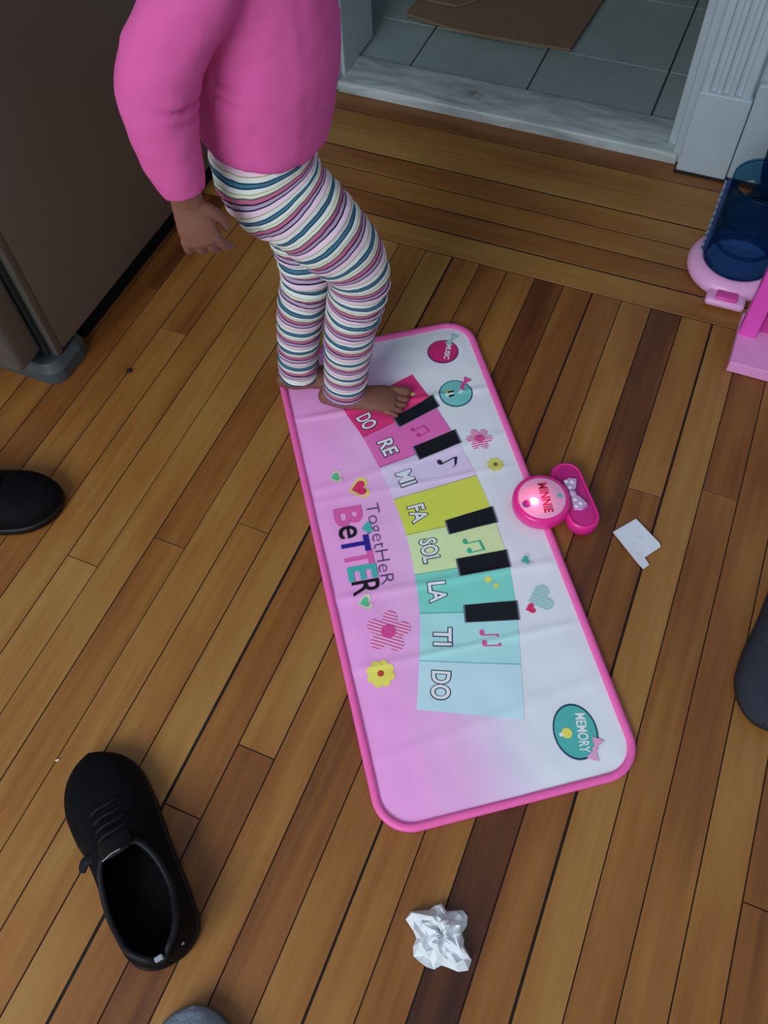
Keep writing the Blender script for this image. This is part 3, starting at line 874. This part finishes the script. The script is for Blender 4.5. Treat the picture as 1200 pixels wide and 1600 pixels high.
def tissue():
    c = Vector((-0.004, 0.092))
    V, Fc = [], []
    nr, na = 6, 26
    lobes = [(0, .72), (12, .70), (30, .62), (48, .95), (66, 1.02), (84, .78), (100, .66), (118, 1.02), (128, .74), (150, .86), (170, 1.20), (184, 1.16), (198, .74), (214, .78), (228, 1.04), (252, .98), (275, .96), (296, .74), (312, 1.0), (330, 1.22), (345, 1.14), (354, .80)]
    lobes.append((360, .72))
    def R(a):
        a %= 360
        for p, q in zip(lobes, lobes[1:]):
            if p[0] <= a <= q[0]: return p[1] + (q[1] - p[1]) * (a - p[0]) / (q[0] - p[0])
    rnd = random.Random(3)
    for i in range(nr + 1):
        f = i / nr
        for k in range(na):
            a = 360 * (k + .35 * rnd.uniform(-1, 1) * (1 if 0 < i < nr else 0)) / na
            rr = .041 * f * R(a) * (1 + (.10 * rnd.uniform(-1, 1) if 0 < i < nr else 0))
            x, y = rr * math.cos(math.radians(a)), rr * math.sin(math.radians(a))
            n1 = noise.noise(Vector((x * 48, y * 48, 1.7)))
            z = .005 + .014 * (1 - f ** 2) + .026 * abs(n1) * (1.0 - .35 * f) + .004 * rnd.uniform(-1, 1)
            if i == nr: z = .002 + .012 * max(0, noise.noise(Vector((x * 40, y * 40, 8.1)))) * 2
            V.append((c.x + x, c.y + y, max(.0012, z)))
    for i in range(nr):
        for k in range(na):
            Fc.append((i * na + k, i * na + (k + 1) % na, (i + 1) * na + (k + 1) % na, (i + 1) * na + k))
    o = obj('crumpled_tissue', V, Fc, mat('tissue', (228, 232, 236), 0.9, bump=0.3, bscale=160))
    md = o.modifiers.new('t', 'SOLIDIFY'); md.thickness = .0006; md.offset = 1
    tag(o, 'crumpled white tissue on a dark plank at the bottom', 'tissue')
tissue()
def crumb(name, loc, r, m, label, sx=1, sy=1, sz=.6, rz=0):
    bm = bmesh.new(); bmesh.ops.create_icosphere(bm, subdivisions=2, radius=r)
    for v in bm.verts:
        k = 1 + .25 * noise.noise(v.co * (2.2 / r)); v.co = Vector((v.co.x * sx, v.co.y * sy, v.co.z * sz)) * k
    zmin = min(v.co.z for v in bm.verts)
    for v in bm.verts: v.co.z -= zmin
    o = bm_obj(name, bm, m, None, True); o.location = loc; o.rotation_euler = (0, 0, rz); tag(o, label, 'crumb'); return o
crumb('dark_crumb', (-.8647, .7451, 0), .0055, mat('crumb_dark', (26, 18, 16), .8), 'tiny dark crumb on the floor near the refrigerator foot')
crumb('white_crumb', (-.5794, .0926, 0), .0022, mat('crumb_white', (226, 216, 206), .7), 'tiny white fleck on the floor beside the sneaker toe', 1.6, .7, .6, .7)

# ------------------------------------------------------------------ toy tube (right edge)
TUB = empty('toy_elevator', (0.113, 1.392, 0))
tag(TUB, 'clear dark blue toy tube on a light pink latched base', 'toy')
M_LP = mat('toy_light_pink', (244, 178, 226), 0.35); M_HP = mat('toy_hot_pink', (232, 82, 178), 0.35)
def clear_blue():
    m = bpy.data.materials.new('clear_blue_plastic'); m.use_nodes = True; nt = m.node_tree; L = nt.links.new
    for nn in list(nt.nodes):
        if nn.type == 'BSDF_PRINCIPLED': nt.nodes.remove(nn)
    out = [x for x in nt.nodes if x.type == 'OUTPUT_MATERIAL'][0]
    tr = nt.nodes.new('ShaderNodeBsdfTransparent'); tr.inputs[0].default_value = (0.38, 0.64, 0.73, 1)
    pr = nt.nodes.new('ShaderNodeBsdfPrincipled'); pr.inputs['Base Color'].default_value = lin((20, 62, 120)); pr.inputs['Roughness'].default_value = .2
    mx = nt.nodes.new('ShaderNodeMixShader'); mx.inputs[0].default_value = .16
    L(tr.outputs[0], mx.inputs[1]); L(pr.outputs[0], mx.inputs[2]); L(mx.outputs[0], out.inputs[0])
    return m
M_CB = clear_blue()
lathe('base', [(.070, .001), (.086, .003), (.090, .010), (.090, .020), (.084, .030), (.070, .036), (.066, .036), (.066, .022)], M_LP, TUB, (0, 0), 48)
box('base_floor', (-.045, -.045, .006), (.045, .045, .0225), M_LP, TUB, .004, 2)
# tube wall with an oval cut-out at the back
V, Fc = [], []
NT, NZ = 72, 26
for j in range(NZ + 1):
    for k in range(NT):
        a = 2 * math.pi * k / NT
        V.append((.062 * math.cos(a), .062 * math.sin(a), .026 + .176 * j / NZ))
for j in range(NZ):
    for k in range(NT):
        a = math.degrees(2 * math.pi * (k + .5) / NT); z = .026 + .176 * (j + .5) / NZ
        if ((a - 127) / 21) ** 2 + ((z - .146) / .017) ** 2 < 1: continue
        Fc.append((j * NT + k, j * NT + (k + 1) % NT, (j + 1) * NT + (k + 1) % NT, (j + 1) * NT + k))
tw = obj('tube', V, Fc, M_CB, TUB, True)
md = tw.modifiers.new('t', 'SOLIDIFY'); md.thickness = .002; md.offset = -1
lathe('tube_rim', [(.061, .200), (.0635, .200), (.0635, .2045), (.061, .2045), (.061, .200)], M_CB, TUB, (0, 0), 60, True, False)
for z in (.075, .125): lathe('inner_shelf', [(.052, z), (.058, z), (.058, z + .003), (.050, z + .003), (.050, z)], M_CB, TUB, (0, 0), 40, True, False)
M_SIL = mat('silver_teeth', (140, 156, 176), 0.3, metal=.5)
rk = box('rack', (-.069, -.005, .030), (-.0615, .005, .190), mat('rack_navy', (30, 56, 104), .4), TUB, .001)
for k in range(11): box('tooth', (-.0730, -.0075, .034 + k * .0142), (-.0685, .0060, .042 + k * .0142), M_SIL, rk)
latch = box('latch', (-.036, -.116, .006), (.036, -.080, .022), M_LP, TUB, .007, 3, True)
box('latch_button', (-.020, -.110, .018), (.020, -.088, .0275), M_HP, latch, .003, 2, True)

# ------------------------------------------------------------------ dollhouse corner
DH = empty('dollhouse', (0.148, 1.134, 0))
tag(DH, 'pink dollhouse corner with post and pale pink base at right edge', 'dollhouse')
M_SLAB = mat('dollhouse_floor', (240, 160, 220), 0.5, var=.06, scale=60)
M_POST = mat('dollhouse_post', (236, 84, 196), 0.4)
box('base_slab', (0, 0, .001), (.50, .128, .025), M_SLAB, DH, .002, 2)
for x in (.001, .45):
    box('post', (x, .070, .0245), (x + .030, .098, .36), M_POST, DH, .002, 2)
box('side_rail', (.031, .090, .0245), (.45, .098, .060), mat('dollhouse_rail', (196, 60, 150), .5), DH, .001)
box('upper_slab', (.001, .03, .36), (.50, .128, .380), M_SLAB, DH, .002, 2)

# ------------------------------------------------------------------ dark bag at the right edge by the wall
BAG = empty('black_bag', (0.185, 1.575, 0))
tag(BAG, 'dark rounded bag against the white baseboard at right edge', 'bag')
V, Fc = loft_vf([(0, 0, .03, .060, .040), (0, 0, .10, .082, .054), (0, 0, .20, .086, .056), (0, .0, .30, .076, .050), (0, .0, .37, .05, .035)], (1, 0, 0), 28, 6)
for i, v in enumerate(V): V[i] = Vector((v.x, v.y, max(v.z, .001)))
obj('bag_body', V, Fc, mat('bag_cloth', (28, 34, 52), .7, bump=.3, bscale=200), BAG, True)
V, Fc = loft_vf([(-.035, -.03, .36, .006, .003), (-.03, -.04, .43, .006, .003), (.0, -.045, .47, .006, .003), (.03, -.04, .43, .006, .003), (.035, -.03, .36, .006, .003)], (0, 1, 0), 8, 6)
obj('strap', V, Fc, mat('bag_strap', (20, 22, 34), .7), BAG, True)

# ------------------------------------------------------------------ the child
CH = empty('person', (-0.4956, 0.8593, 0.0), math.atan2(.46591, .88483))
tag(CH, 'child in pink long-sleeved top and striped leggings standing barefoot on the mat', 'person')
# local frame: x = heading, y = child's left (away from the camera), z = up; so lateral l (towards the camera) is -y
def P(s, l, z, ra, rb): return (s, -l, z, ra, rb)
FZ = 0.010   # mat surface under the feet
body = []
SD = (0, 1, 0)
# trunk, neck
body.append(loft_vf([P(-.045, .018, .46, .062, .050), P(-.045, .018, .54, .066, .052), P(-.030, .018, .64, .076, .062), P(-.022, .018, .74, .082, .060), P(-.025, .018, .80, .074, .048), P(-.022, .018, .845, .034, .034), P(-.010, .018, .885, .032, .032)], SD, 20, 4))
# head (skull, jaw), face to the heading
body.append(loft_vf([P(.010, .018, .872, .040, .040), P(.010, .018, .905, .062, .066), P(.000, .018, .955, .076, .082), P(-.004, .018, 1.01, .074, .082), P(-.004, .018, 1.045, .048, .055)], SD, 24, 5))
body.append(loft_vf([P(.078, .018, .950, .006, .006), P(.090, .018, .930, .010, .008), P(.084, .018, .921, .010, .008)], SD, 10, 3))       # nose
body.append(loft_vf([P(.062, .018, .900, .018, .010), P(.076, .018, .899, .012, .006)], SD, 10, 3))                                       # mouth
for sg in (1, -1):
    body.append(loft_vf([P(-.005, .018 + sg * .078, .955, .006, .010), P(-.010, .018 + sg * .084, .940, .006, .013), P(-.004, .018 + sg * .078, .920, .005, .008)], SD, 10, 3))   # ear
# near (right) arm: shoulder - elbow - wrist
SH = (-.042, .088, .790); EL = (-.140, .132, .668); WR = (-.142, .140, .545)
body.append(loft_vf([P(*SH, .027, .027), P(-.084, .118, .740, .027, .027), P(*EL, .026, .026), P(-.142, .138, .60, .023, .023), P(*WR, .016, .019), P(-.144, .140, .518, .012, .020)], SD, 14, 4))
# far (left) arm, hanging beside the trunk
body.append(loft_vf([P(-.032, -.055, .790, .027, .027), P(-.035, -.098, .738, .027, .027), P(-.045, -.118, .665, .026, .026), P(-.060, -.116, .600, .021, .021), P(-.070, -.112, .560, .015, .018)], SD, 14, 4))
def hand(W, d, f, back, sc_=1.0):
    """W wrist, d hand direction, f direction towards the thumb side, back = direction of the back of the hand (local vectors)"""
    W, d, f, back = Vector(W), Vector(d).normalized(), Vector(f).normalized(), Vector(back).normalized()
    f = (f - d * f.dot(d)).normalized(); back = (back - d * back.dot(d) - f * back.dot(f)).normalized()
    parts = []
    def pt(a, b, c): return tuple(W + d * a * sc_ + f * b * sc_ + back * c * sc_)
    parts.append(loft_vf([(*pt(-.008, 0, 0), .011, .016), (*pt(.010, .000, 0), .011, .020), (*pt(.030, .001, .002), .011, .0245), (*pt(.046, .001, .002), .010, .0245)], tuple(back), 16, 4))
    for k, (off, ln, cu) in enumerate(((.0185, .040, .75), (.0065, .044, .85), (-.0060, .041, .95), (-.0175, .033, 1.05))):
        p = [(.044, 0.002)]
        ang = -.15
        for q, seg in enumerate((.42, .32, .26)):
            ang -= cu * (.20, .48, .42)[q]
            p.append((p[-1][0] + ln * seg * math.cos(ang), p[-1][1] + ln * seg * math.sin(ang)))
        rr = (.0070, .0066, .0060, .0052)
        parts.append(loft_vf([(*pt(a, off * (1 + .12 * i), c), r_, r_) for i, ((a, c), r_) in enumerate(zip(p, rr))], tuple(f), 10, 4))
    parts.append(loft_vf([(*pt(.008, .014, -.002), .0085, .0085), (*pt(.020, .024, -.004), .0080, .0080), (*pt(.034, .030, -.008), .0068, .0068), (*pt(.047, .030, -.012), .0056, .0056)], tuple(back), 10, 4))
    return parts
hand_parts = hand((-.146, -.140, .514), (.16, -.10, -1), (1, 0, 0), (-.10, -1, 0), 1.08)
body += hand_parts
body += hand((-.071, .112, .552), (-.05, -.1, -1), (1, 0, 0), (0, 1, .2))
# legs
HN, KN, AN = (-.050, .056, .475), (.054, .060, .314), (.008, .054, .052)
HF, KF, AF = (-.050, -.020, .470), (-.022, -.002, .270), (-.062, .006, .052)
LEGS = {'near': [HN, (.008, .064, .400), KN, (.032, .060, .200), AN], 'far': [HF, (-.030, -.012, .380), KF, (-.048, .002, .170), AF]}
for nm_ in LEGS:
    c = LEGS[nm_]; r_ = (.044, .042, .036, .033, .021)
    body.append(loft_vf([P(*q, r, r) for q, r in zip(c, r_)], SD, 14, 4))
def foot(ax, ay, rz, sgn):
    """ankle xy (local), yaw, sgn=+1: big toe on the child's left (right foot)"""
    ca, sa = math.cos(rz), math.sin(rz)
    parts = []
    def q(a, b, z): return (ax + a * ca - b * sa, ay + a * sa + b * ca, z + FZ)
    sd = (-sa, ca, 0)
    parts.append(loft_vf([(*q(-.030, 0, .020), .015, .016), (*q(-.012, 0, .021), .021, .020), (*q(.015, -.002 * sgn, .019), .022, .019), (*q(.045, 0, .016), .026, .0155), (*q(.072, .002 * sgn, .013), .0290, .0125), (*q(.084, .002 * sgn, .011), .026, .0100)], sd, 20, 4))
    parts.append(loft_vf([(*q(-.010, 0, .062), .020, .022), (*q(-.006, 0, .040), .020, .022), (*q(.006, 0, .024), .021, .022), (*q(.035, .004 * sgn, .020), .016, .015)], sd, 16, 4))
    for k, (off, ln, r) in enumerate(((.0195, .036, .0082), (.0045, .036, .0056), (-.0075, .032, .0052), (-.0185, .026, .0049), (-.0285, .019, .0047))):
        b = (.002 + off) * sgn
        parts.append(loft_vf([(*q(.074, b * .92, r + .003), r, r), (*q(.076 + ln * .45, b * 1.02, r + .0045), r * .92, r * .92), (*q(.074 + ln, b * 1.06, r * .95), r * 1.02, r * .90)], sd, 10, 4))
    return parts
body += foot(AN[0] + .004, -.058, -.14, 1)
body += foot(AF[0] + .002, -.008, -.02, -1)
me = remeshed(body, 0.0018, 2, .45)
M_SKIN = mat('skin', (126, 82, 66), 0.5, spec=.4, var=.10, scale=26, bump=.06, bscale=260)
objm('body', me, M_SKIN, CH, True)
# toenails on the near foot are left to the skin shading; eyes and hair
for sg in (1, -1):
    bm = bmesh.new(); bmesh.ops.create_uvsphere(bm, u_segments=14, v_segments=10, radius=.0095)
    o = bm_obj('eye', bm, mat('eye_white', (230, 226, 220), .2), CH, True); o.location = (.066, -.018 + sg * .031, .957)
    bm = bmesh.new(); bmesh.ops.create_uvsphere(bm, u_segments=12, v_segments=8, radius=.0052)
    p = bm_obj('iris', bm, mat('eye_dark', (36, 22, 16), .15), o, True); p.location = (.0062, 0, 0)
hair = []
hair.append(loft_vf([P(-.045, .018, .925, .070, .045), P(-.020, .018, .985, .086, .080), P(-.008, .018, 1.035, .084, .088), P(-.008, .018, 1.072, .054, .062)], SD, 22, 4))
hair.append(loft_vf([P(-.075, .018, 1.01, .040, .040), P(-.115, .018, 1.02, .046, .046), P(-.125, .018, .985, .036, .036)], SD, 14, 4))
hm = remeshed(hair, .006, 3)
for v, nn in zip(hm.vertices, normals(hm)): v.co += nn * (.007 * noise.noise(v.co * 70))
objm('hair', hm, mat('dark_hair', (22, 16, 14), .8, bump=.8, bscale=260), CH, True)

# ---- leggings
leg = []
leg.append(loft_vf([P(-.050, .018, .590, .080, .060), P(-.052, .018, .540, .086, .066), P(-.054, .018, .505, .092, .070), P(-.056, .018, .470, .093, .070), P(-.052, .018, .435, .084, .062)], SD, 26, 4))
RN = [(.056, .062), (.054, .058), (.046, .047), (.040, .041), (.034, .036)]
RF = [(.054, .062), (.050, .054), (.040, .042), (.037, .038), (.032, .034)]
AN2 = (.014, .054, .040); AF2 = (-.064, .006, .040)
LN = [HN, (.008, .064, .400), KN, (.034, .060, .190), AN2]; LF = [HF, (-.030, -.012, .380), KF, (-.046, .002, .170), AF2]
for c, r in ((LN, RN), (LF, RF)):
    leg.append(loft_vf([P(*q, rr[0], rr[1]) for q, rr in zip(c, r)], SD, 20, 6, False))
# push the buttock out
leg.append(loft_vf([P(-.082, .045, .455, .040, .038), P(-.070, .045, .430, .036, .036)], SD, 16, 3))
leg.append(loft_vf([P(-.082, -.010, .455, .040, .038), P(-.070, -.010, .430, .036, .036)], SD, 16, 3))
lm = remeshed(leg, .0040, 5, .5)
import numpy as np
def limb_path(pts):
    S = np.array(catmull(pts, 14)); a = S[0] + (S[0] - S[1]) / np.linalg.norm(S[0] - S[1]) * .06; b = S[-1] + (S[-1] - S[-2]) / np.linalg.norm(S[-1] - S[-2]) * .06
    S = np.vstack([a + (S[0] - a) * np.linspace(0, 1, 10, endpoint=False)[:, None], S, S[-1] + (b - S[-1]) * np.linspace(.1, 1, 10)[:, None]])
    t = np.concatenate([[0], np.cumsum(np.linalg.norm(np.diff(S, axis=0), axis=1))])
    return S, t
def limb_param(X, path):
    S, t = path
    d2 = ((X[:, None, :] - S[None]) ** 2).sum(2); dm = d2.min(1)
    wg = np.exp(-(d2 - dm[:, None]) / (2 * .018 ** 2))
    return (wg * t[None]).sum(1) / wg.sum(1), dm
pN = limb_path([(-.058, -.045, .60), (-.056, -.050, .53)] + [(q[0], -q[1], q[2]) for q in LN])
pF = limb_path([(-.058, .012, .60), (-.056, .004, .53)] + [(q[0], -q[1], q[2]) for q in LF])
co = np.empty(len(lm.vertices) * 3, np.float32); lm.vertices.foreach_get('co', co); X = co.reshape(-1, 3).astype(float)
tN, dN = limb_param(X, pN); tF, dF = limb_param(X, pF)
near = np.where(X[:, 2] > .43, 1 / (1 + np.exp((X[:, 1] + .018) / .010)), (dN < dF).astype(float))
vals = list(near * tN + (1 - near) * tF)
for k, v in enumerate(lm.vertices): vals[k] = float(vals[k] + .0022 * noise.noise(v.co * 22) + .0010 * noise.noise(v.co * 60))
att = lm.attributes.new('stripe', 'FLOAT', 'POINT')
att.data.foreach_set('value', vals)
# wrinkles
for v, t, nn in zip(lm.vertices, vals, normals(lm)):
    p = v.co
    a = .0018 + .0022 * math.exp(-((p.z - .285) / .06) ** 2) + .0012 * math.exp(-((p.z - .07) / .06) ** 2)
    v.co = p + nn * (a * math.sin(t * 300 + 3 * noise.noise(p * 18)) * (.4 + .9 * noise.noise(p * 15 + Vector((3, 1, 2)))))
lm.update()
def stripes():
    m = bpy.data.materials.new('striped_jersey'); m.use_nodes = True; nt = m.node_tree; L = nt.links.new
    b = nt.nodes['Principled BSDF']; b.inputs['Roughness'].default_value = .85; b.inputs['Specular IOR Level'].default_value = .25
    at = nt.nodes.new('ShaderNodeAttribute'); at.attribute_name = 'stripe'
    d = nt.nodes.new('ShaderNodeMath'); d.operation = 'DIVIDE'; d.inputs[1].default_value = .0430; L(at.outputs['Fac'], d.inputs[0])
    f = nt.nodes.new('ShaderNodeMath'); f.operation = 'FRACT'; L(d.outputs[0], f.inputs[0])
    cr = nt.nodes.new('ShaderNodeValToRGB'); cr.color_ramp.interpolation = 'CONSTANT'; L(f.outputs[0], cr.inputs[0])
    W, CRM, TL, BLU, NV_, PK, LIL, PP, OL, GR = (222, 228, 224), (222, 226, 204), (18, 58, 80), (66, 116, 142), (30, 28, 54), (198, 104, 138), (180, 156, 188), (234, 204, 224), (168, 168, 104), (92, 96, 104)
    st = [(0, PK), (.10, NV_), (.145, LIL), (.25, NV_), (.29, PP), (.44, OL), (.47, W), (.60, TL), (.64, BLU), (.72, TL), (.76, W), (.86, OL), (.885, CRM), (.955, GR)]
    e = cr.color_ramp.elements
    e[0].position = 0; e[0].color = lin(st[0][1]); e[1].position = st[1][0]; e[1].color = lin(st[1][1])
    for p, c in st[2:]:
        q = e.new(p); q.color = lin(c)
    L(cr.outputs[0], b.inputs['Base Color'])
    return m
objm('leggings', lm, stripes(), CH, True)

# ---- top
top = []
top.append(loft_vf([P(-.050, .018, .528, .100, .080), P(-.047, .018, .550, .103, .088), P(-.040, .018, .600, .103, .092), P(-.032, .018, .66, .101, .091), P(-.028, .018, .74, .098, .080), P(-.024, .018, .80, .088, .062), P(-.022, .018, .835, .052, .046)], SD, 28, 5, False))
top.append(loft_vf([P(-.036, .085, .802, .048, .048), P(-.082, .118, .742, .044, .041), P(-.136, .131, .672, .043, .045), P(-.148, .137, .600, .037, .039), P(-.143, .140, .532, .027, .027)], SD, 20, 6, False))
top.append(loft_vf([P(-.030, -.050, .802, .048, .048), P(-.035, -.098, .740, .046, .046), P(-.045, -.114, .670, .042, .042), P(-.058, -.115, .605, .034, .034), P(-.068, -.113, .572, .026, .028)], SD, 20, 6, False))
tm = remeshed(top, .0045, 5, .5)
elb = Vector((-.140, -.132, .668))
for v, nn in zip(tm.vertices, normals(tm)):
    p = v.co
    dz = .0030 * noise.noise(p * 16) + .0016 * noise.noise(p * 42)
    dd = (p - elb).length
    # two gathered folds on the inside of the elbow
    dz -= .0075 * math.exp(-((p.z + .30 * (p.x + .14) - .650) / .0042) ** 2) * math.exp(-((p.x + .105) / .035) ** 2) * (1 if p.y < -.10 else 0)
    dz -= .0055 * math.exp(-((p.z + .30 * (p.x + .14) - .634) / .0040) ** 2) * math.exp(-((p.x + .095) / .028) ** 2) * (1 if p.y < -.10 else 0)
    v.co = p + nn * dz
tm.update()
M_TOP = mat('pink_jersey', (214, 92, 158), .9, spec=.2, var=.05, scale=14, bump=.10, bscale=700)
objm('top', tm, M_TOP, CH, True)
